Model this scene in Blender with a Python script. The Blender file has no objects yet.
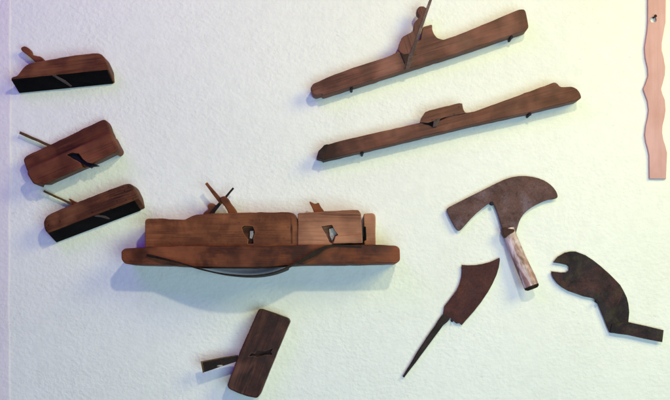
import bpy, bmesh, math, random
from mathutils import Vector, Matrix
random.seed(7)
SC = bpy.context.scene
C = SC.collection
D = 1.8            # camera distance from the wall (m)
S = 0.002          # metres of wall per photo pixel
VX, VY = 335.0, 300.0

def W(px, py, d=0.0):
    """a traced point of the photograph, standing d metres out from the wall"""
    k = 1 - d / D
    return Vector(((px - VX) * S * k, -d, (200 - VY) * S + (VY - py) * S * k))

# ------------------------------------------------------------------ materials
def nodes(name):
    m = bpy.data.materials.new(name); m.use_nodes = True
    nt = m.node_tree
    return m, nt, nt.nodes['Principled BSDF']

def N(nt, kind, **kw):
    n = nt.nodes.new(kind)
    for k, v in kw.items():
        if k in n.inputs.keys(): n.inputs[k].default_value = v
        else: setattr(n, k, v)
    return n

def ramp(nt, fac, stops):
    r = nt.nodes.new('ShaderNodeValToRGB')
    e = r.color_ramp.elements
    while len(e) < len(stops): e.new(0.5)
    for i, (p, c) in enumerate(stops):
        e[i].position = p
        e[i].color = (*c, 1) if isinstance(c, tuple) else (c, c, c, 1)
    nt.links.new(fac, r.inputs[0])
    return r.outputs[0]

def mix(nt, f, a, b, mode='MIX'):
    n = nt.nodes.new('ShaderNodeMix'); n.data_type = 'RGBA'; n.blend_type = mode
    for s, v in ((n.inputs[0], f), (n.inputs[6], a), (n.inputs[7], b)):
        if isinstance(v, bpy.types.NodeSocket): nt.links.new(v, s)
        elif isinstance(v, tuple): s.default_value = (*v, 1)
        else: s.default_value = v
    return n.outputs[2]

def noise(nt, vec, scale, detail=5, rough=0.55, dist=0.0):
    n = nt.nodes.new('ShaderNodeTexNoise')
    n.inputs['Scale'].default_value = scale; n.inputs['Detail'].default_value = detail
    n.inputs['Roughness'].default_value = rough; n.inputs['Distortion'].default_value = dist
    if vec: nt.links.new(vec, n.inputs['Vector'])
    return n.outputs[0]

def mapping(nt, scale, loc=(0, 0, 0), rot=(0, 0, 0), coord='Object'):
    t = nt.nodes.new('ShaderNodeTexCoord'); m = nt.nodes.new('ShaderNodeMapping')
    m.inputs['Scale'].default_value = scale; m.inputs['Location'].default_value = loc
    m.inputs['Rotation'].default_value = rot
    nt.links.new(t.outputs[coord], m.inputs['Vector'])
    return m.outputs[0]

def srgb(r, g, b):
    f = lambda v: (v / 255 / 12.92) if v / 255 <= .04045 else ((v / 255 + .055) / 1.055) ** 2.4
    return (f(r), f(g), f(b))

def edge_mask(nt, radius):
    bv = nt.nodes.new('ShaderNodeBevel'); bv.samples = 4; bv.inputs['Radius'].default_value = radius
    ge = nt.nodes.new('ShaderNodeNewGeometry')
    d = nt.nodes.new('ShaderNodeVectorMath'); d.operation = 'DOT_PRODUCT'
    nt.links.new(bv.outputs[0], d.inputs[0]); nt.links.new(ge.outputs['Normal'], d.inputs[1])
    return ramp(nt, d.outputs['Value'], [(.80, 1.0), (.985, 0.0)])

def wood(name, light, base, dark, seed=0, stain=0.5, rough=0.5, bump=0.25, worm=0.0, grain=1.0, axis='x', blue=1.0, ends=None, wear=.5):
    k = (.79, .735, .62) if name != 'big_plane_right_wood' else (1, 1, .97)
    k = (k[0], k[1], k[2] * blue)
    light, base, dark = (tuple(a * b for a, b in zip(c, k)) for c in (light, base, dark))
    m, nt, p = nodes(name)
    gs = {'x': (5, 70, 70), 'z': (70, 70, 5)}[axis]
    gv = mapping(nt, gs, (seed * 1.7, seed * .9, seed * 2.3))
    ov = mapping(nt, (1, 1, 1), (seed * .37, seed * .21, seed * .53))
    g = noise(nt, gv, 1.0 * grain, 7, .62, .6)
    col = ramp(nt, g, [(.16, dark), (.5, base), (.88, light)])
    fine = noise(nt, gv, 5.0 * grain, 3, .6)
    col = mix(nt, .55, col, mix(nt, 1.0, col, ramp(nt, fine, [(.3, .7), (.66, 1.15)]), 'MULTIPLY'))
    pv = mapping(nt, {'x': (9, 420, 420), 'z': (420, 420, 9)}[axis], (seed, 2 * seed, seed))
    pores = noise(nt, pv, 1.0, 3, .5)
    col = mix(nt, ramp(nt, pores, [(.56, 0.0), (.66, .55)]), col, tuple(c * .35 for c in dark))
    cv = mapping(nt, {'x': (2.2, 34, 34), 'z': (34, 34, 2.2)}[axis], (seed * 2, seed * 3, seed))
    cr = noise(nt, cv, 1.0, 4, .55, .4)
    crk = ramp(nt, cr, [(.487, 0.0), (.497, .75), (.503, .75), (.513, 0.0)])
    crk = mix(nt, 1.0, crk, ramp(nt, noise(nt, ov, 9, 2), [(.5, 0.0), (.6, 1.0)]), 'MULTIPLY')
    col = mix(nt, crk, col, tuple(c * .2 for c in dark))
    blot = noise(nt, ov, 22, 6, .68, .3)
    col = mix(nt, ramp(nt, blot, [(.42, stain), (.62, 0.0)]), col, tuple(c * .55 for c in dark))
    hand = noise(nt, ov, 11, 3, .5)
    col = mix(nt, ramp(nt, hand, [(.48, 0.0), (.68, .36)]), col, tuple(min(1, c * 1.5 + .01) for c in light))
    if ends:
        sx = nt.nodes.new('ShaderNodeSeparateXYZ'); tc = nt.nodes.new('ShaderNodeTexCoord')
        nt.links.new(tc.outputs['Object'], sx.inputs[0])
        ad = nt.nodes.new('ShaderNodeMath'); ad.operation = 'MULTIPLY_ADD'
        nt.links.new(noise(nt, ov, 30, 4), ad.inputs[0]); ad.inputs[1].default_value = .07
        nt.links.new(sx.outputs[0], ad.inputs[2])
        mr = nt.nodes.new('ShaderNodeMapRange'); nt.links.new(ad.outputs[0], mr.inputs[0])
        mr.inputs[1].default_value = ends[0]; mr.inputs[2].default_value = ends[1]
        mr.inputs[3].default_value = .9; mr.inputs[4].default_value = 0
        col = mix(nt, mr.outputs[0], col, tuple(c * .25 for c in dark))
    em = mix(nt, 1.0, edge_mask(nt, .0022), ramp(nt, noise(nt, ov, 45, 4, .6), [(.35, 0.0), (.65, wear)]), 'MULTIPLY')
    col = mix(nt, em, col, tuple(min(1, c * 1.9 + .02) for c in light))
    if worm:
        v = N(nt, 'ShaderNodeTexVoronoi'); v.inputs['Scale'].default_value = 70
        nt.links.new(ov, v.inputs['Vector'])
        spots = ramp(nt, v.outputs['Distance'], [(.10, worm), (.16, 0.0)])
        col = mix(nt, spots, col, tuple(c * .25 for c in dark))
    nt.links.new(col, p.inputs['Base Color'])
    nt.links.new(ramp(nt, blot, [(.3, rough - .1), (.7, rough + .15)]), p.inputs['Roughness'])
    p.inputs['Specular IOR Level'].default_value = .18
    h = mix(nt, .5, g, fine)
    h = mix(nt, .45, h, noise(nt, ov, 60, 4))
    b = N(nt, 'ShaderNodeBump', Strength=bump, Distance=.0012)
    nt.links.new(h, b.inputs['Height']); nt.links.new(b.outputs[0], p.inputs['Normal'])
    return m

def metal(name, base, dark, patch=None, metallic=.35, rough=.5, seed=0, pf=(.5, .7), dim=1.0, wear=.5):
    m, nt, p = nodes(name)
    base, dark = tuple(c * dim for c in base), tuple(c * dim for c in dark)
    p.inputs['Specular IOR Level'].default_value = .12
    ov = mapping(nt, (1, 1, 1), (seed * .37, seed * .21, seed * .53))
    a = noise(nt, ov, 26, 8, .68, .4)
    col = ramp(nt, a, [(.3, dark), (.68, base)])
    if patch:
        for i, (pc, sc) in enumerate(patch):
            q = noise(nt, mapping(nt, (1, 1, 1), (seed + i * 3.1, i * 1.3, seed)), sc, 7, .7, .5)
            col = mix(nt, ramp(nt, q, [(pf[0], 0.0), (pf[1], .8)]), col, pc)
    pits = noise(nt, mapping(nt, (1, 1, 1), (seed, 4, seed)), 150, 4, .65)
    col = mix(nt, ramp(nt, pits, [(.58, 0.0), (.68, .5)]), col, tuple(c * .4 for c in dark))
    em = mix(nt, 1.0, edge_mask(nt, .0014), ramp(nt, noise(nt, ov, 60, 4, .6), [(.4, 0.0), (.62, wear)]), 'MULTIPLY')
    col = mix(nt, em, col, tuple(min(1, c * 2.2 + .03) for c in base))
    sp = noise(nt, ov, 420, 3, .6)
    col = mix(nt, .5, col, mix(nt, 1.0, col, ramp(nt, sp, [(.35, .55), (.65, 1.3)]), 'MULTIPLY'))
    nt.links.new(col, p.inputs['Base Color'])
    p.inputs['Metallic'].default_value = metallic
    nt.links.new(ramp(nt, a, [(.3, rough + .15), (.7, rough - .08)]), p.inputs['Roughness'])
    b = N(nt, 'ShaderNodeBump', Strength=.25, Distance=.0008)
    nt.links.new(mix(nt, .4, a, sp), b.inputs['Height']); nt.links.new(b.outputs[0], p.inputs['Normal'])
    return m

def plaster(name, tint, tint2):
    m, nt, p = nodes(name)
    ov = mapping(nt, (1, 1, 1))
    big = noise(nt, ov, 3.0, 4, .5)
    col = ramp(nt, big, [(.35, tint), (.65, tint2)])
    mid = noise(nt, ov, 45, 5, .6)
    col = mix(nt, 1.0, col, ramp(nt, mid, [(.3, .945), (.6, 1.0)]), 'MULTIPLY')
    stn = noise(nt, mapping(nt, (1, 1, .6), (5, 0, 9)), 7, 5, .65)
    col = mix(nt, ramp(nt, stn, [(.55, 0.0), (.75, .30)]), col, (tint[0] * .93, tint[1] * .90, tint[2] * .84))
    # sparse small scuffs and pits
    pit = noise(nt, mapping(nt, (1, 1, 2.2), (3, 1, 2)), 60, 2, .5)
    col = mix(nt, ramp(nt, pit, [(.68, 0.0), (.74, .35)]), col, tuple(c * .72 for c in tint))
    nt.links.new(col, p.inputs['Base Color'])
    p.inputs['Roughness'].default_value = .75
    p.inputs['Specular IOR Level'].default_value = .25
    lump = noise(nt, mapping(nt, (1, 1, 1.3), (1, 7, 2)), 120, 2, .45)
    lump = ramp(nt, lump, [(.36, 0.0), (.72, 1.0)])
    h = mix(nt, .5, lump, noise(nt, ov, 270, 3, .65))
    h = mix(nt, ramp(nt, noise(nt, ov, 9, 3), [(.35, .15), (.65, .6)]), h, noise(nt, mapping(nt, (1, 1, 1.4), (2, 2, 2), (0, .5, 0)), 42, 4, .55, .4))
    h = mix(nt, .3, h, noise(nt, ov, 6, 2))
    b = N(nt, 'ShaderNodeBump', Strength=.85, Distance=.0026)
    nt.links.new(h, b.inputs['Height']); nt.links.new(b.outputs[0], p.inputs['Normal'])
    return m

M = {}
M['wall'] = plaster('wall_plaster', (.80, .82, .755), (.845, .86, .795))
M['strip_wall'] = plaster('pilaster_plaster', (.72, .68, .71), (.76, .72, .75))
M['w1'] = wood('upper_plane_wood', srgb(150, 98, 78), srgb(108, 62, 46), srgb(60, 30, 22), 1, .35, wear=.9, blue=.68)
M['w2'] = wood('middle_plane_wood', srgb(132, 78, 66), srgb(104, 56, 46), srgb(66, 32, 28), 2, .4, wear=.9, blue=.68)
M['w3'] = wood('lower_plane_wood', srgb(150, 100, 84), srgb(106, 62, 50), srgb(64, 34, 30), 3, .5, wear=.9, worm=.7, blue=.68)
M['j1'] = wood('long_plane_wood', srgb(152, 108, 98), srgb(122, 78, 68), srgb(78, 46, 40), 4, .5, wear=.8)
M['j2'] = wood('stepped_plane_wood', srgb(152, 106, 92), srgb(120, 76, 64), srgb(82, 48, 42), 5, .45, wear=.8, ends=(-.205, -.150))
M['b1'] = wood('big_plane_left_wood', srgb(166, 108, 86), srgb(134, 80, 62), srgb(96, 50, 34), 6, .6, worm=.25, wear=.7, blue=.68)
M['b2'] = wood('big_plane_right_wood', srgb(166, 118, 96), srgb(148, 97, 76), srgb(120, 74, 56), 7, .4, blue=.86)
M['b3'] = wood('big_plane_board_wood', srgb(148, 86, 66), srgb(112, 60, 44), srgb(70, 34, 24), 8, .8, wear=.7, blue=.68)
M['sm'] = wood('small_plane_wood', srgb(124, 86, 74), srgb(84, 52, 45), srgb(44, 24, 20), 9, .7, wear=.6)
M['tip'] = wood('dark_tip_mouth_wood', srgb(78, 52, 46), srgb(48, 30, 26), srgb(26, 15, 13), 15, .6)
M['wedge'] = wood('wedge_wood', srgb(150, 88, 60), srgb(118, 66, 44), srgb(76, 42, 28), 10, .3, blue=.68)
M['wedge_s'] = wood('stubby_wedge_wood', srgb(150, 106, 90), srgb(118, 76, 62), srgb(80, 48, 40), 12, .3, worm=.6, wear=.8)
M['wedge_j'] = wood('long_plane_wedge_wood', srgb(150, 104, 96), srgb(118, 74, 66), srgb(80, 46, 40), 11, .35, axis='z')
M['black'] = metal('black_sole_and_shade', (.0040, .0032, .0048), (.002, .0015, .002), None, 0.0, .8, 1)  # black of the soles, also the painted shade of mouth and slot
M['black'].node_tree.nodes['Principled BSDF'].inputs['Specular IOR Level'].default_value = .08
M['iron'] = metal('dark_iron', srgb(50, 38, 32), srgb(24, 19, 18), [(srgb(66, 42, 30), 30)], .0, .5, 2, wear=.3)
M['brass'] = metal('olive_iron_rod', srgb(112, 88, 56), srgb(66, 48, 32), None, .3, .5, 3)
M['strap'] = metal('black_strap', srgb(44, 34, 24), srgb(22, 17, 14), None, 0, .6, 12, wear=.2)
M['grey'] = metal('grey_iron', srgb(104, 86, 82), srgb(58, 46, 44), None, .1, .45, 4)
M['pale'] = metal('steel_and_light_gap', srgb(200, 194, 176), srgb(140, 134, 122), None, .3, .4, 5)
M['navy'] = metal('blue_black_iron', srgb(30, 30, 44), srgb(12, 12, 20), None, .3, .5, 6)
M['axe'] = metal('axe_rust', srgb(120, 90, 86), srgb(70, 48, 46), [(srgb(98, 66, 56), 18), (srgb(120, 104, 116), 12)], .05, .5, 7, dim=.8)
M['cleaver'] = metal('cleaver_rust', srgb(86, 50, 49), srgb(72, 42, 42), [(srgb(92, 52, 42), 22)], 0, .55, 8, dim=.72)
M['hook'] = metal('hook_rust', srgb(60, 48, 50), srgb(36, 28, 34), [(srgb(88, 54, 50), 13), (srgb(62, 56, 40), 34)], 0, .5, 9, (.50, .68), dim=.66)
M['nail'] = metal('nail_iron', srgb(48, 46, 60), srgb(28, 26, 34), None, .3, .5, 10)

def handle_mat():
    m, nt, p = nodes('worn_painted_handle')
    tc = nt.nodes.new('ShaderNodeTexCoord'); r0 = nt.nodes.new('ShaderNodeMapping')
    r0.inputs['Rotation'].default_value = (0, math.radians(24), 0); nt.links.new(tc.outputs['Object'], r0.inputs[0])
    def along(sc, loc):
        q = nt.nodes.new('ShaderNodeMapping'); nt.links.new(r0.outputs[0], q.inputs[0])
        q.inputs['Scale'].default_value = sc; q.inputs['Location'].default_value = loc
        return q.outputs[0]
    gv = along((60, 60, 7), (4, 2, 1))
    ov = along((1.3, 1.3, .35), (2, 5, 9))
    g = noise(nt, gv, 2.2, 6, .6, .3)
    col = ramp(nt, g, [(.3, srgb(92, 62, 54)), (.55, srgb(150, 114, 108)), (.75, srgb(184, 152, 150))])
    q = noise(nt, ov, 55, 5, .6, .5)
    col = mix(nt, ramp(nt, q, [(.43, 0.0), (.60, .85)]), col, srgb(226, 208, 214))
    q2 = noise(nt, along((1.3, 1.3, .4), (8, 5, 3)), 50, 5, .6)
    col = mix(nt, ramp(nt, q2, [(.56, 0.0), (.70, .75)]), col, srgb(112, 72, 56))
    nt.links.new(col, p.inputs['Base Color']); p.inputs['Roughness'].default_value = .5
    b = N(nt, 'ShaderNodeBump', Strength=.4, Distance=.0012)
    nt.links.new(mix(nt, .5, g, q), b.inputs['Height']); nt.links.new(b.outputs[0], p.inputs['Normal'])
    return m
M['handle'] = handle_mat()

def strip_mat():
    m, nt, p = nodes('pink_template_wood')
    gv = mapping(nt, (60, 60, 6), (1, 1, 1))
    g = noise(nt, gv, 1.2, 5, .5, .3)
    col = ramp(nt, g, [(.3, srgb(194, 148, 146)), (.7, srgb(206, 160, 160))])
    ov = mapping(nt, (1, 1, 1), (0, 3, 0))
    col = mix(nt, ramp(nt, noise(nt, ov, 14, 4), [(.45, 0.0), (.75, .6)]), col, srgb(180, 126, 118))
    col = mix(nt, ramp(nt, noise(nt, mapping(nt, (500, 500, 10)), 1, 3), [(.5, 0.0), (.7, .15)]), col, srgb(150, 104, 96))
    nt.links.new(col, p.inputs['Base Color']); p.inputs['Roughness'].default_value = .6
    return m
M['strip'] = strip_mat()

# ------------------------------------------------------------------ building helpers
class Thing:
    def __init__(s, name, label, cat, px, py, ang=0.0, group=None):
        s.o = bpy.data.objects.new(name, None); C.objects.link(s.o)
        s.o.empty_display_size = .03
        s.o.location = W(px, py, 0); s.o.rotation_euler = (0, -math.radians(ang), 0)
        s.o['label'] = label; s.o['category'] = cat
        if group: s.o['group'] = group
        s.inv = (Matrix.Translation(s.o.location) @ Matrix.Rotation(-math.radians(ang), 4, 'Y')).inverted()

def finish(bm, name, mat, thing, parent=None, sharp=32):
    bmesh.ops.recalc_face_normals(bm, faces=bm.faces)
    for f in bm.faces: f.smooth = len(f.verts) < 9
    for e in bm.edges:
        e.smooth = not (len(e.link_faces) == 2 and e.calc_face_angle(0) > math.radians(sharp))
    bm.transform(thing.inv)
    me = bpy.data.meshes.new(name); bm.to_mesh(me); bm.free()
    me.materials.append(mat)
    o = bpy.data.objects.new(name, me); C.objects.link(o)
    o.parent = parent or thing.o
    return o

def resample(pts, step, jit):
    out = []
    n = len(pts)
    for i in range(n):
        a, b = Vector(pts[i][:2]), Vector(pts[(i + 1) % n][:2])
        k = max(1, int((b - a).length / step))
        nn = (b - a).normalized(); nn = Vector((-nn.y, nn.x))
        for j in range(k):
            q = a.lerp(b, j / k)
            if j: q = q + nn * random.uniform(-jit, jit) * (2.6 if jit > .11 and random.random() < .06 else 1)
            out.append(q)
    return out

def smoothpoly(pts, it=1):
    """Chaikin corner cutting for curved blades"""
    for _ in range(it):
        q = []
        for i in range(len(pts)):
            a, b = Vector(pts[i]), Vector(pts[(i + 1) % len(pts)])
            q += [a.lerp(b, .25), a.lerp(b, .75)]
        pts = q
    return [tuple(p) for p in pts]

def roundpoly(pts, r):
    out = []; n = len(pts)
    for i in range(n):
        p, a, b = Vector(pts[i]), Vector(pts[i - 1]), Vector(pts[(i + 1) % n])
        ta, tb = (a - p), (b - p)
        ang = ta.angle(tb) if ta.length > 1e-6 and tb.length > 1e-6 else math.pi
        if ang > math.radians(172): out.append(tuple(p)); continue
        ra, rb = min(r, ta.length * .4), min(r, tb.length * .4)
        q0, q2 = p + ta.normalized() * ra, p + tb.normalized() * rb
        for u in (0, .33, .67, 1):
            out.append(tuple(q0 * (1 - u) ** 2 + p * 2 * u * (1 - u) + q2 * u * u))
    return out

def prism_bm(pts, d1, d0, bev=.0012, seg=2, step=4.0, jit=.17, back=None, tilt=None, rnd=0.0):
    """an outline traced at depth d1, given real thickness back to depth d0.
    back(px,py)->(dx,dy): how far the back outline leans, in wall pixels; tilt(px,py)->extra depth"""
    if rnd: pts = roundpoly(pts, rnd)
    ring = resample(pts, step, jit)
    bm = bmesh.new()
    fr, bk = [], []
    for q in ring:
        t = tilt(q.x, q.y) if tilt else 0
        w = W(q.x, q.y, d1 + t)
        fr.append(bm.verts.new(w))
        v = Vector((w.x, -d0 - t * .0, w.z))
        if back:
            dx, dy = back(q.x, q.y); v.x += dx * S; v.z -= dy * S
        bk.append(bm.verts.new(v))
    n = len(ring)
    ff = bm.faces.new(fr)
    bm.faces.new(list(reversed(bk)))
    for i in range(n):
        j = (i + 1) % n
        bm.faces.new((fr[i], bk[i], bk[j], fr[j]))
    bmesh.ops.recalc_face_normals(bm, faces=bm.faces)
    if bev:
        bmesh.ops.bevel(bm, geom=list(ff.edges), offset=bev, segments=seg, profile=.5, affect='EDGES', clamp_overlap=True)
    return bm

def prism(name, mat, thing, pts, d1, d0, parent=None, cut=None, sharp=32, **kw):
    bm = prism_bm(pts, d1, d0, **kw)
    if cut:
        a = bpy.data.objects.new('tmp_a', bpy.data.meshes.new('tmp_a'))
        bm.to_mesh(a.data); bm.free(); C.objects.link(a)
        for cp, c1, c0 in cut:
            cb = prism_bm(cp, c1, c0, bev=0, step=3, jit=.3)
            c = bpy.data.objects.new('tmp_c', bpy.data.meshes.new('tmp_c'))
            cb.to_mesh(c.data); cb.free(); C.objects.link(c)
            md = a.modifiers.new('b', 'BOOLEAN'); md.operation = 'DIFFERENCE'; md.object = c; md.solver = 'EXACT'
            dg = bpy.context.evaluated_depsgraph_get()
            nm = bpy.data.meshes.new_from_object(a.evaluated_get(dg))
            a.modifiers.clear(); a.data = nm
            bpy.data.objects.remove(c)
        bm = bmesh.new(); bm.from_mesh(a.data)
        bpy.data.objects.remove(a)
    return finish(bm, name, mat, thing, parent, sharp)

def bar(a, b, wa, wb):
    """quad outline around the line a-b, wa/wb px wide"""
    a, b = Vector(a), Vector(b); n = (b - a).normalized(); n = Vector((-n.y, n.x))
    return [tuple(a + n * wa / 2), tuple(b + n * wb / 2), tuple(b - n * wb / 2), tuple(a - n * wa / 2)]

def tube_bm(pts, radii, segs=14, cap=True, flat=1.0, nz=0.0):
    bm = bmesh.new(); rings = []
    up = Vector((0, 1, 0))
    for i, p in enumerate(pts):
        t = (pts[min(i + 1, len(pts) - 1)] - pts[max(i - 1, 0)]).normalized()
        u = t.cross(up) if abs(t.y) < .9 else t.cross(Vector((1, 0, 0)))
        u.normalize(); v = t.cross(u).normalized()
        ring = []
        for k in range(segs):
            an = 2 * math.pi * k / segs
            r = radii[i] * (1 + random.uniform(-nz, nz))
            ring.append(bm.verts.new(p + u * math.cos(an) * r + v * math.sin(an) * r * flat))
        rings.append(ring)
    for a, b in zip(rings, rings[1:]):
        for k in range(segs):
            bm.faces.new((a[k], a[(k + 1) % segs], b[(k + 1) % segs], b[k]))
    if cap:
        bm.faces.new(rings[0]); bm.faces.new(list(reversed(rings[-1])))
    return bm

def nail(px, py, label, length=.027, r=.0026, head=.0032, d=None):
    """a wall nail whose outer end shows at px,py"""
    w = W(px, py, length)
    t = Thing('wall_nail', label, 'nail', px, py, 0, 'nails holding the tools on the wall')
    t.o.location = (w.x, 0, w.z)
    t.inv = Matrix.Translation(t.o.location).inverted()
    bm = tube_bm([Vector((w.x, .004, w.z)), Vector((w.x, -length + .002, w.z))], [r, r], 12)
    finish(bm, 'shank', M['nail'], t)
    p = [Vector((w.x, -length + a, w.z)) for a in (.0022, .0014, .0004, -.0004)]
    finish(tube_bm(p, [r * 1.1, head * .95, head, head * .7], 14), 'head', M['nail'], t)
    return t

# ------------------------------------------------------------------ the wall
def wall():
    bm = bmesh.new()
    x0, x1, z0, z1 = -1.6, 1.6, -1.3, 1.3
    vs = [bm.verts.new(v) for v in ((x0, 0, z0), (x1, 0, z0), (x1, 0, z1), (x0, 0, z1))]
    bm.faces.new(vs)
    vs2 = [bm.verts.new(v) for v in ((x0, .1, z0), (x1, .1, z0), (x1, .1, z1), (x0, .1, z1))]
    bm.faces.new(list(reversed(vs2)))
    for i in range(4):
        j = (i + 1) % 4; bm.faces.new((vs[i], vs2[i], vs2[j], vs[j]))
    bmesh.ops.recalc_face_normals(bm, faces=bm.faces)
    me = bpy.data.meshes.new('wall'); bm.to_mesh(me); bm.free(); me.materials.append(M['wall'])
    o = bpy.data.objects.new('wall', me); C.objects.link(o); o['kind'] = 'structure'
    # slightly proud strip of wall along the left edge of the picture
    bm = bmesh.new()
    xs = (-1.6, (11.6 - VX) * S); yf = -.0016
    prof = [(xs[0], .002), (xs[0], yf), (xs[1] - .0045, yf), (xs[1] - .002, yf + .0004), (xs[1], yf + .0019), (xs[1], .002)]
    n = 90; rows = []
    for i in range(n + 1):
        z = z0 + (z1 - z0) * i / n
        j = .0016 * math.sin(z * 9) + .0008 * math.sin(z * 37) + random.uniform(-.0007, .0007)
        rows.append([bm.verts.new((x + (j if 1 < k < 5 else 0) - (.0018 if k > 1 else 0), y, z)) for k, (x, y) in enumerate(prof)])
    for a, b in zip(rows, rows[1:]):
        for k in range(5): bm.faces.new((a[k], a[k + 1], b[k + 1], b[k]))
    bmesh.ops.recalc_face_normals(bm, faces=bm.faces)
    for f in bm.faces: f.smooth = True
    me = bpy.data.meshes.new('wall_pilaster'); bm.to_mesh(me); bm.free(); me.materials.append(M['strip_wall'])
    o = bpy.data.objects.new('wall_pilaster', me); C.objects.link(o); o['kind'] = 'structure'
wall()

GP = 'moulding planes hanging in a column at the left'
# ------------------------------------------------------------------ moulding plane, topmost
t = Thing('moulding_plane', 'brown wooden plane with black sole and curled wedge, topmost of three at left', 'hand plane', 60, 74, 7, GP)
d1 = .045
ridge = lambda x, x0, y0, x1, y1: y0 + (y1 - y0) * (x - x0) / (x1 - x0)
def lean(x0, y0, x1, y1, dx, dy):
    return lambda x, y: (dx, dy) if y > ridge(x, x0, y0, x1, y1) - 1.6 else (0, 0)
prism('body', M['w1'], t, [(10.8, 79.2), (12, 77.2), (17, 76), (19.5, 73), (22.8, 68.4), (26.5, 65), (31.2, 63), (48, 60), (72, 55.8), (92, 53.4), (98, 53.2), (102, 54.6), (104.6, 58.4), (109.3, 69.4)],
      d1, .002, bev=.0035, seg=3, rnd=2.0, back=lean(10.8, 79.2, 109.3, 69.4, .6, 8.2))
# black sole lying on the sloping underside
def sole(name, mat, t, a, b, d1, dx, dy, proud=.0012, ins=0.0):
    bm = bmesh.new()
    A, B = W(*a, d1 + .0006), W(*b, d1 + .0006)
    n = 12; rows = []
    for i in range(n + 1):
        p = A.lerp(B, i / n)
        q = Vector((p.x + dx * S, -.0035, p.z - dy * S))
        nrm = Vector((0, -1, -.6)).normalized() * proud
        p2 = p + Vector((0, 0, -.0005))
        rows.append([bm.verts.new(v) for v in (p2 + nrm, q + nrm, q - nrm * 3, p2 - nrm * 3)])
    for r1, r2 in zip(rows, rows[1:]):
        for k in range(4): bm.faces.new((r1[k], r1[(k + 1) % 4], r2[(k + 1) % 4], r2[k]))
    bm.faces.new(rows[0]); bm.faces.new(list(reversed(rows[-1])))
    return finish(bm, name, mat, t)
def sole_iron(t, a, b, d1, dx, dy, uv):
    A, B = W(*a, d1), W(*b, d1); bm = bmesh.new(); top = []; bot = []
    for u, v in uv:
        p = A.lerp(B, u); q = Vector((p.x + dx * S, -.0035, p.z - dy * S)); c = p.lerp(q, v)
        n = Vector((0, -1, -.6)).normalized()
        top.append(bm.verts.new(c + n * .0032)); bot.append(bm.verts.new(c - n * .001))
    bm.faces.new(top); bm.faces.new(list(reversed(bot)))
    for i in range(len(uv)):
        j = (i + 1) % len(uv); bm.faces.new((top[i], bot[i], bot[j], top[j]))
    return finish(bm, 'iron', M['grey'], t)
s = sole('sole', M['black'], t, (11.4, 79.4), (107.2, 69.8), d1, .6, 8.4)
prism('wedge', M['wedge'], t, smoothpoly([(20.3, 48.6), (22, 46.6), (25, 46), (28.8, 48.1), (31.1, 51), (31.7, 54.4), (36, 55.8), (41, 56.4), (44.5, 60.5), (44, 64.5), (38, 64.5), (32, 59), (26.6, 54.4), (22, 51.2)], 1), .020, .009, bev=.002, step=4)
sole_iron(t, (11.4, 79.4), (107.2, 69.8), d1, .6, 8.4, [(.43, 0), (.465, 0), (.535, .42), (.575, .86), (.555, .9), (.50, .5)])

# ------------------------------------------------------------------ moulding plane, middle
t = Thing('moulding_plane', 'stepped reddish wooden plane with black mouth in its side, middle of three at left', 'hand plane', 74, 152, 23, GP)
prism('body', M['w2'], t, [(23.3, 160.6), (24, 158), (26.6, 155.4), (48, 145.4), (75, 132.6), (99, 121), (103, 119.4), (105.8, 120), (108, 123.5), (110, 129.5), (113, 136), (70, 156), (30, 174), (26.5, 170)],
      .030, .002, bev=.0028, seg=3, rnd=2.0)
prism('lower_body', M['w2'], t, [(27, 174), (27.2, 170), (31, 167), (68, 151), (104, 134.6), (108.6, 133), (111.5, 135), (118, 147.5), (117.5, 150.5), (114, 153), (96, 161.8), (70, 173), (45, 184.2), (43, 185.2), (40.5, 183.6), (37, 184.6), (33, 183.6), (30, 179)],
      .052, .002, bev=.0060, seg=3, rnd=1.6, back=lambda x, y: (0, -3.2) if y > 185.6 - (x - 40) * .40 - 3 else (0, 0),
      cut=[([(65, 154.2), (71, 151.8), (77.5, 152.6), (82, 158.5), (86, 161.6), (93, 163.2), (93, 172), (84, 172), (79, 162), (72, 158.2)], .06, .030)])
prism('iron', M['navy'], t, [(66, 154.6), (72, 152.8), (77, 154), (82, 160.2), (90, 162.3), (98.4, 165.4), (92, 166.2), (90, 167.6), (84, 164.4), (78, 160.8), (72, 157.4)], .043, .030, bev=.0006, step=3)
prism('iron_rod', M['brass'], t, bar((19.4, 132.4), (50, 145.8), 2.6, 2.8), .014, .0095, bev=.0012, step=6)

# ------------------------------------------------------------------ moulding plane, lowest
t = Thing('moulding_plane', 'wormholed wooden plane with black sole and thin iron rod, lowest of three at left', 'hand plane', 93, 214, 20, GP)
d1 = .045
prism('body', M['w3'], t, [(48, 233.2), (45.2, 231), (43.8, 226.4), (43.4, 221.4), (46.4, 216), (51.6, 213), (79.2, 201.2), (105, 191.4), (124.8, 184), (130, 183.4), (134, 187), (139.4, 198.4)],
      d1, .002, bev=.0035, seg=3, rnd=2.0, back=lean(48, 233.2, 139.4, 198.4, 1.4, 7.2))
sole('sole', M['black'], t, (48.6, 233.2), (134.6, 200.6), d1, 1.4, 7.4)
sole_iron(t, (48.6, 233.2), (134.6, 200.6), d1, 1.4, 7.4, [(.535, 0), (.58, 0), (.64, .32), (.665, .68), (.645, .66), (.60, .32)])
prism('iron_rod', M['brass'], t, bar((43.4, 190.9), (78, 206.8), 2.0, 2.4), .014, .0100, bev=.001, step=6)
prism('wedge', M['wedge'], t, [(68.2, 198.8), (70, 198.6), (74, 201), (78.5, 202.6), (82, 206), (72, 207), (71.5, 202.8)], .014, .006, bev=.001, step=3)

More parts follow.
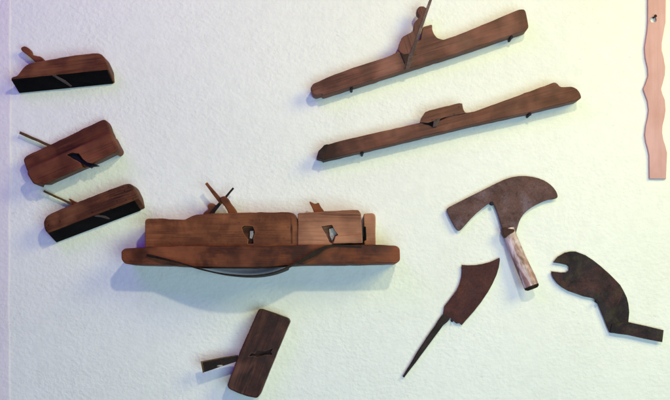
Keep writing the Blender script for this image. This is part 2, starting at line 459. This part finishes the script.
# ------------------------------------------------------------------ long plane, upper
GL = 'long slanting planes on the upper wall'
t = Thing('long_plane', 'long slanting wooden plane with an upright wedge and iron, upper of the two long ones', 'hand plane', 420, 62, 17, GL)
dj = .036
prism('body', M['j1'], t, [(310.2, 88.2), (313, 83.8), (330, 76.2), (352.5, 67.8), (389, 56.2), (396, 52.6), (398, 50), (404, 42), (420.5, 40), (422.6, 27), (432.4, 24.2), (432.2, 29), (434, 34), (437.5, 38.2), (443.3, 39.8), (455, 36), (487, 23), (519.2, 9.4), (524, 9.2), (525.8, 11.4), (527.4, 19), (528.8, 27), (527, 29.8), (510, 35.4), (460, 52.4), (406, 69.4), (365, 82.4), (322.5, 95.6), (321.8, 93.6), (316, 95.6), (312.4, 94)],
      dj, .004, bev=.0022, seg=3, rnd=1.8, step=5)
prism('wedge', M['wedge_j'], t, roundpoly([(409, 60), (405, 57), (398.4, 50.4), (398.8, 44.4), (402, 37.2), (408, 33.8), (413.2, 31.6), (414, 23), (417.4, 19.2), (420, 16.6), (416.8, 13.2), (416.6, 9.4), (419.6, 6.2), (424, 6.2), (427.4, 9), (424.6, 19), (419, 33), (414.5, 47), (411, 58)], 1.4), dj + .003, dj - .016, bev=.0016, step=4)
prism('iron', M['grey'], t, [(432.2, -8), (434.8, -8), (427.6, 13), (421.4, 31), (415, 50), (409.4, 68.8), (405.4, 68.8), (408.4, 56), (413.6, 44), (424.2, 14)], dj + .0045, dj - .001, bev=.0006, step=8)
prism('mouth', M['tip'], t, [(400.4, 52.6), (404, 54.2), (408.4, 53.6), (408.8, 56), (406.4, 61), (405.2, 64), (403.2, 59)], dj + .0034, dj - .002, bev=.0004, step=3)  # dark wood plate painting the shade of the mouth opening

# ------------------------------------------------------------------ long plane, lower
t = Thing('long_plane', 'long slanting wooden plane with stubby wedge and dark left tip, below the other', 'hand plane', 450, 125, 15, GL)
prism('body', M['j2'], t, [(317, 157.6), (319, 151.2), (324.6, 145.2), (347, 139.2), (385, 130.6), (419.4, 122.8), (421.5, 122), (436, 122), (462, 110), (466, 112.8), (475, 111.2), (510, 98.6), (550, 83.8), (554, 82.2), (557, 82.8), (560, 86.6), (564, 87), (572, 86.4), (577, 88.6), (580, 92.4), (581.8, 97.8), (578, 100.2), (545, 108.2), (526, 113), (475, 124), (440, 132.4), (400, 142), (360, 151.6), (323, 160.2), (321.4, 158.6)],
      dj, .004, bev=.0022, seg=3, rnd=1.8, step=5)
prism('wedge', M['wedge_s'], t, [(420, 122.2), (421.2, 118), (425.1, 112.2), (429.6, 110.2), (445, 106.4), (459.5, 103), (462.3, 103.4), (463.4, 109), (465.6, 113), (455, 115), (444, 117.6), (432, 121.6), (428, 123)], dj + .003, dj - .014, bev=.0014, step=4)
prism('mouth', M['black'], t, [(421, 121.6), (432, 120.8), (441, 117.2), (448.8, 115.8), (440.5, 119.4), (437, 126), (433.4, 127), (429, 124.8), (424, 123.6)], dj + .0022, dj - .002, bev=.0003, step=3)  # raised black plate painting the shade inside the mouth
prism('iron', M['grey'], t, [(434, 119.6), (440.5, 118), (437, 126.4), (432.6, 127.2)], dj + .0036, dj - .002, bev=.0004, step=3)
prism('tip', M['tip'], t, [(316.4, 157.8), (318.6, 150.8), (324.4, 144.8), (328, 144), (326, 151), (323.4, 160.6), (321.2, 158.8)], dj + .0016, .006, bev=.0018, step=3)

# ------------------------------------------------------------------ big double plane
t = Thing('double_plane', 'largest brown wooden plane, two bodies on a long board with a bowed black strap', 'hand plane', 260, 240, 0)
db = .064
prism('left_body', M['b1'], t, [(144.8, 246.5), (145, 220.4), (147, 218.6), (162.5, 218.2), (170, 219.2), (185, 219.6), (190.4, 216.6), (195.8, 214.6), (212, 213.4), (240, 212.6), (288, 212), (293.4, 213), (297, 216.6), (299, 246), (298.6, 252), (250, 252), (145, 250)],
      db, .003, bev=.0017, seg=3, rnd=1.8, step=5,
      cut=[([(241, 226.6), (243.4, 225), (252, 225.6), (254.2, 231.6), (252.6, 238), (253, 243.2), (247, 243.4), (247.6, 239), (243, 233)], .08, .043)])
prism('iron', M['pale'], t, [(250, 231), (253.4, 230.6), (253.6, 234.6), (252, 238.6), (249.6, 238.2)], .056, .040, bev=.0005, step=2)
prism('groove_shade', M['b3'], t, [(290.8, 217), (292.2, 216.6), (292.8, 243), (291.2, 243.4)], db + .0012, db - .001, bev=.0005)  # darker raised strip painting the shadow of a groove
prism('right_body', M['b2'], t, [(297.6, 248), (297.8, 213.0), (320, 211.6), (353, 209.8), (358.4, 209.8), (361, 213.4), (362.8, 243), (331.8, 244), (331, 248)],
      db + .004, .003, bev=.0017, seg=3, rnd=1.8, step=5,
      cut=[([(321.2, 225.8), (332, 224.2), (335, 230), (338.4, 234.4), (335, 236), (332.6, 243.4), (329.4, 241.6), (325.4, 233)], .08, .043)])
prism('side_strip', M['b2'], t, [(335.6, 236.2), (362, 234.4), (362.4, 242.8), (333.2, 243.6)], db + .0085, db, bev=.0012)
prism('iron', M['pale'], t, [(329, 229), (333.4, 227.6), (337.4, 234.2), (334.6, 236), (332, 241), (329.6, 235)], .056, .040, bev=.0005, step=2)
prism('rear_body', M['b2'], t, [(364.4, 248), (363.6, 213.6), (372, 213), (374.6, 214), (375.6, 216.6), (375.6, 248)], .050, .003, bev=.0022, seg=2, rnd=1.5)
prism('gap_shade', M['black'], t, [(363.8, 226.4), (366, 226.8), (366.4, 240), (364, 241)], .0512, .03, bev=.0004)  # black plate painting the shade of a narrow slot
prism('board', M['b3'], t, [(121.4, 259.6), (121.2, 251.4), (124.4, 248.4), (145, 247), (160, 246.6), (200, 245.8), (258, 246.2), (286, 245.4), (298, 244.8), (330, 244.6), (362, 244.6), (374.3, 244.6), (396.4, 245.6), (399.8, 248.4), (400.2, 260), (397, 263.2), (340, 264.4), (300, 264.6), (284, 265.8), (270, 267.2), (230, 267.4), (200, 267.2), (168, 265), (140, 264.6), (125, 263.8)],
      .080, .003, bev=.0017, seg=3, rnd=1.8, step=5)
bp = [(146.8, 255.2), (159, 257.8), (180, 263), (201, 269.2), (224, 274), (250, 275.8), (270, 273.4), (286, 268), (300, 261), (312.7, 254.2), (321, 249.4), (330, 245.8), (345, 245.6), (361.6, 246.2)]
def catm(pts, n=6):
    out = []
    for i in range(len(pts) - 1):
        p0, p1, p2, p3 = (Vector(pts[max(0, min(len(pts) - 1, i + k))]) for k in (-1, 0, 1, 2))
        for j in range(n):
            u = j / n
            out.append(.5 * ((2 * p1) + (-p0 + p2) * u + (2 * p0 - 5 * p1 + 4 * p2 - p3) * u * u + (-p0 + 3 * p1 - 3 * p2 + p3) * u ** 3))
    return out + [Vector(pts[-1])]
def strap():
    cp = catm(bp, 6); bm = bmesh.new(); rows = []; n = len(cp) - 1
    for i, q in enumerate(cp):
        u = min(1, max(0, (q.x - 146) / (332 - 146)))
        out = .0824 + .024 * math.sin(math.pi * u) ** .8 if q.x < 332 else .0824
        free = min(1, max(0, (q.y - 267.2) / .8))
        inn = .0812 * (1 - free) + .020 * free
        hw = .80 + 1.4 * math.exp(-((q.x - 314) / 13) ** 2) + .5 * math.exp(-((q.x - 152) / 14) ** 2)
        a = cp[max(0, i - 1)]; b = cp[min(n, i + 1)]; tt = (b - a).normalized(); nn = Vector((-tt.y, tt.x))
        p, r = q + nn * hw, q - nn * hw
        P1, R1 = W(p.x, p.y, out), W(r.x, r.y, out)
        rows.append([bm.verts.new(v) for v in (Vector((P1.x, -inn, P1.z)), P1, R1, Vector((R1.x, -inn, R1.z)))])
    for a, b in zip(rows, rows[1:]):
        for k in range(4): bm.faces.new((a[k], a[(k + 1) % 4], b[(k + 1) % 4], b[k]))
    bm.faces.new(rows[0]); bm.faces.new(list(reversed(rows[-1])))
    return finish(bm, 'strap', M['strap'], t)
strap()
prism('wedge', M['wedge'], t, smoothpoly([(219.4, 198.4), (221, 196.6), (225, 195.8), (228.6, 199), (230.4, 203), (234, 207), (237.4, 213), (236, 217), (230, 217), (226, 208), (221, 202)], 1), .044, .030, bev=.002, step=3)
prism('iron_rod', M['wedge'], t, bar((206, 183), (222, 203), 2.8, 4.6), .040, .034, bev=.001, step=6)
prism('iron_rod', M['iron'], t, bar((233.4, 187.8), (209, 216), 1.8, 3.6), .028, .024, bev=.0008, step=6)
prism('wedge', M['b1'], t, smoothpoly([(203, 213.4), (205, 211), (208.6, 210), (207, 206.4), (208.4, 203.8), (212, 202.8), (215.6, 204.6), (217.4, 207), (214, 212), (213, 216), (204, 216)], 1), .024, .012, bev=.002, step=3)
prism('wedge', M['wedge'], t, smoothpoly([(308.8, 201.2), (311.4, 202), (315, 204), (318.8, 202.2), (320.4, 206.2), (324.6, 211.6), (325, 215), (315, 215), (312, 207)], 1), .040, .026, bev=.0012, step=3)

# ------------------------------------------------------------------ small plane at the bottom
t = Thing('block_plane', 'small dark steeply tilted wooden plane, iron poking out left, below the largest plane', 'hand plane', 258, 353, 68)
prism('body', M['sm'], t, [(258.4, 309.6), (260.6, 308.6), (275, 313.4), (288, 318.2), (290, 321.4), (277, 352), (259.8, 395), (257, 398.2), (248, 396.6), (238, 393.2), (229, 389), (227, 385.4), (240, 351)],
      .042, .003, bev=.003, seg=3, rnd=1.8, step=5,
      cut=[([(247.6, 357.2), (250.4, 353.4), (254, 354), (256, 350.8), (264, 351.6), (272.6, 348.4), (270.4, 352.6), (272, 355.2), (264, 355.2), (257, 357.8), (252, 356.2)], .06, .028)])
prism('iron', M['iron'], t, [(201.6, 362.2), (218, 359), (238, 355), (237, 361.4), (220, 366.8), (203.6, 372.4)], .038, .0335, bev=.0006, step=8)
prism('iron_edge', M['brass'], t, [(200.6, 361.4), (218, 358), (236, 354.8), (236, 355.8), (218, 359.2), (202.4, 362.4), (204.4, 372), (202.8, 373)], .0386, .034, bev=.0003, step=8)
prism('light_gap', M['pale'], t, smoothpoly([(216, 366.2), (219, 364.8), (223.4, 365), (221, 366.6)], 1), .0388, .036, bev=.0002, step=3)  # pale plate painting a light gap along the iron

# ------------------------------------------------------------------ hatchet
t = Thing('hatchet', 'rusty two armed axe head with rounded blade on a short worn pale handle', 'axe', 507, 225, 0)
prism('blade', M['axe'], t, smoothpoly([(446.8, 210.6), (447, 208.6), (449.6, 206.6), (468.3, 197.2), (482, 190.4), (494.5, 184), (508.5, 177.6), (522.5, 175.4), (536.5, 177.2), (546, 181), (552.5, 186), (557, 192), (558.2, 197.4), (554.6, 199), (547, 199.8), (533, 206.3), (524.5, 213), (520, 219.5), (517.4, 228), (515.8, 234), (506.8, 236), (503.6, 231), (501.4, 226), (498, 214), (494.6, 205.6), (491.8, 202.4), (487.5, 204.2), (473.5, 215.8), (461.6, 229.4), (459.2, 231), (456.6, 229.8), (451, 220)], 1),
      .012, .006, bev=.0014, step=5)
hp = [W(508.4, 228.5, .014), W(511, 238, .016), W(516, 251, .020), (W(522.6, 266, .025)), W(528, 278, .028), W(531.4, 286.4, .031)]
finish(tube_bm(hp, [.0115, .0128, .0136, .0142, .0150, .0148], 14, flat=.62, nz=.03), 'handle', M['handle'], t, sharp=50)
h = [o for o in t.o.children if o.name.startswith('handle')][0]
dirv = (hp[-1] - hp[-2]).normalized()
he = [hp[-1] - dirv * .0006, hp[-1] + dirv * .003, hp[-1] + dirv * .0055]
finish(tube_bm(he, [.0150, .0140, .0105], 16, flat=.62, nz=.05), 'handle_end', M['strap'], t, h)
prism('collar', M['sm'], t, [(502.4, 229), (505, 227.6), (515.0, 229.4), (514.4, 231.8), (508, 235.4), (505.6, 238.4), (503, 234)], .0255, .008, bev=.004, seg=3, rnd=1.5, step=2)

# ------------------------------------------------------------------ cleaver
t = Thing('cleaver_blade', 'dark brown flared cleaver blade with a long thin tang pointing down left', 'blade', 462, 305, 55)
prism('blade', M['cleaver'], t, [(461.6, 264.8), (468, 265.2), (475.8, 265), (483, 263.8), (489.8, 262), (495, 259.8), (499.6, 257.6), (500, 260), (499, 267), (496.8, 274.5), (493, 283), (488, 292), (481, 302.4), (474, 311.3), (468, 318), (461.8, 325.2), (459.6, 323.2), (456.5, 323.6), (452.5, 320), (450.5, 317.4), (448.6, 320.4), (443, 317), (443.8, 311), (444.6, 306), (449.6, 299.6), (456.5, 290.3), (459.6, 283.6), (461.6, 276.3), (462, 270)], .007, .0045, bev=.0006, step=4, jit=.1)
prism('tang', M['iron'], t, [(443.2, 314), (450, 318), (447.8, 321.6), (443, 325.6), (424, 351.4), (404.2, 377.6), (402.8, 376.6), (420, 348), (438.6, 320)], .009, .003, bev=.0014, step=6)

# ------------------------------------------------------------------ slotted hook blade
t = Thing('slotted_blade', 'dark curved steel blade with a notch in its round end and a bent tab', 'blade', 605, 300, -45)
pts = [(553.4, 262.4), (557.9, 256.6), (564.7, 252.6), (570, 251.4), (575.7, 251.4), (585.4, 255), (593, 260), (600.5, 265.8), (608, 272.4), (615.6, 279.9), (620.4, 285), (623.8, 290.9), (627, 297.6), (628.6, 304), (629.4, 312), (628.6, 321), (626, 334), (610, 332.8), (607, 326), (604.6, 319.7), (600, 308.6), (596.6, 300.6), (593.6, 298.3), (584, 296.4), (575.7, 293.4), (568.6, 291), (562, 287.2), (557, 283), (553.5, 278.4), (551.6, 273.4), (551.4, 271.2), (556, 271.8), (561, 272.4), (566, 272.2), (569, 270.4), (569.4, 267), (567, 265), (560.6, 263.4)]
prism('blade', M['hook'], t, pts, .008, .0045, bev=.0007, step=4, jit=.08)
prism('tab', M['hook'], t, [(610.4, 332.4), (612, 324), (626, 321.4), (645, 325.6), (663.8, 330), (662.4, 342.2), (645, 338.8), (628, 335), (618, 333.8)], .0105, .0082, bev=.0006, step=6, jit=.08)

# ------------------------------------------------------------------ wavy strip
t = Thing('wavy_template', 'pink wavy edged wooden strip hanging upright from a nail at the right edge', 'wooden strip', 656, 90, 0)
L = [(648, -26), (648, 0), (648, 20), (647.4, 30), (646.3, 37.5), (644.7, 47.5), (645.5, 58), (647.8, 68), (648.2, 76), (645.6, 84), (643.4, 88.8), (645, 94), (647.6, 101), (648.8, 110), (647.8, 118), (646, 126), (645, 135), (646, 142), (648, 149), (649.4, 156), (649.6, 178.6)]
R = [(666.2, 178.8), (667.2, 153), (665.6, 146), (663.6, 140), (662.4, 133), (662.6, 126), (664.6, 118), (665.8, 110), (665, 100), (662.6, 94), (661.3, 89), (663, 83), (665, 75), (665.4, 67), (663.8, 57.5), (661.9, 50), (662, 43), (663.8, 32.5), (665.8, 22), (666, 0), (666, -26)]
prism('strip', M['strip'], t, L + R, .006, .0008, bev=.0008, step=4, jit=.05,
      cut=[([(656 + 3.2 * math.cos(a * math.pi / 8), 17.6 + 3.2 * math.sin(a * math.pi / 8)) for a in range(16)], .02, -.01)])
for o in list(t.o.children):   # one-mesh part
    pass

# ------------------------------------------------------------------ nails
nail(351.6, 88.4, 'dark nail under the left part of the upper long plane')
nail(511.6, 37.2, 'dark nail under the right end of the upper long plane')
nail(362.2, 153.2, 'dark nail under the left part of the lower long plane')
nail(530, 114.2, 'dark nail under the right part of the lower long plane')
nail(491.8, 203.6, 'dark nail in the inner corner of the axe head', .017, .0018, .0040)
nail(597.2, 301.6, 'dark nail in the inner bend of the notched blade', .014, .0015, .0036)
nail(452, 320.8, 'dark nail between the cleaver blade and its tang', .013, .0012, .0026)
nail(655.6, 16, 'small dark nail in the hole of the pink wavy strip', .014, .0013, .0030)

# ------------------------------------------------------------------ camera
cam = bpy.data.cameras.new('camera'); co = bpy.data.objects.new('camera', cam); C.objects.link(co)
co.location = (0, -D, (200 - VY) * S); co.rotation_euler = (math.radians(90), 0, 0)
cam.sensor_width = 36; cam.lens = 36 * D / (670 * S); cam.shift_y = (VY - 200) / 670
cam.clip_start = .05; cam.clip_end = 50
SC.camera = co

# ------------------------------------------------------------------ light
def lamp(name, loc, target, power, size, col, sy=None):
    l = bpy.data.lights.new(name, 'AREA'); l.energy = power; l.color = col
    l.shape = 'RECTANGLE' if sy else 'DISK'; l.size = size
    if sy: l.size_y = sy
    o = bpy.data.objects.new(name, l); C.objects.link(o); o.location = loc
    o.rotation_euler = (Vector(target) - Vector(loc)).to_track_quat('-Z', 'Y').to_euler()
    return o
lamp('ceiling_lamp', (.46, -1.75, .94), (.2, 0, 0), 13.4, .09, (1, .89, .58))
lamp('side_fill', (1.6, -1.35, .95), (.7, 0, .15), 27.4, .9, (1, .90, .27), .9)  # added broad fill that brightens the right of the wall
lamp('lavender_fill', (-1.0, -1.3, 1.15), (-.42, 0, .35), 9, 1.2, (.38, .04, 1), .9)  # added fill that tints the upper left of the wall lavender
lamp('low_fill', (.68, -2.3, -.72), (.25, 0, -.05), 39, 1.8, (.60, .86, .95), 1.2)  # added bluish fill from low in front, lifts the shadows
w = bpy.data.worlds.new('World'); SC.world = w; w.use_nodes = True
bg = w.node_tree.nodes['Background']; bg.inputs[0].default_value = (.12, .10, 1, 1); bg.inputs[1].default_value = .12
SC.view_settings.view_transform = 'Standard'; SC.view_settings.look = 'None'
SC.view_settings.exposure = 0; SC.view_settings.gamma = 1
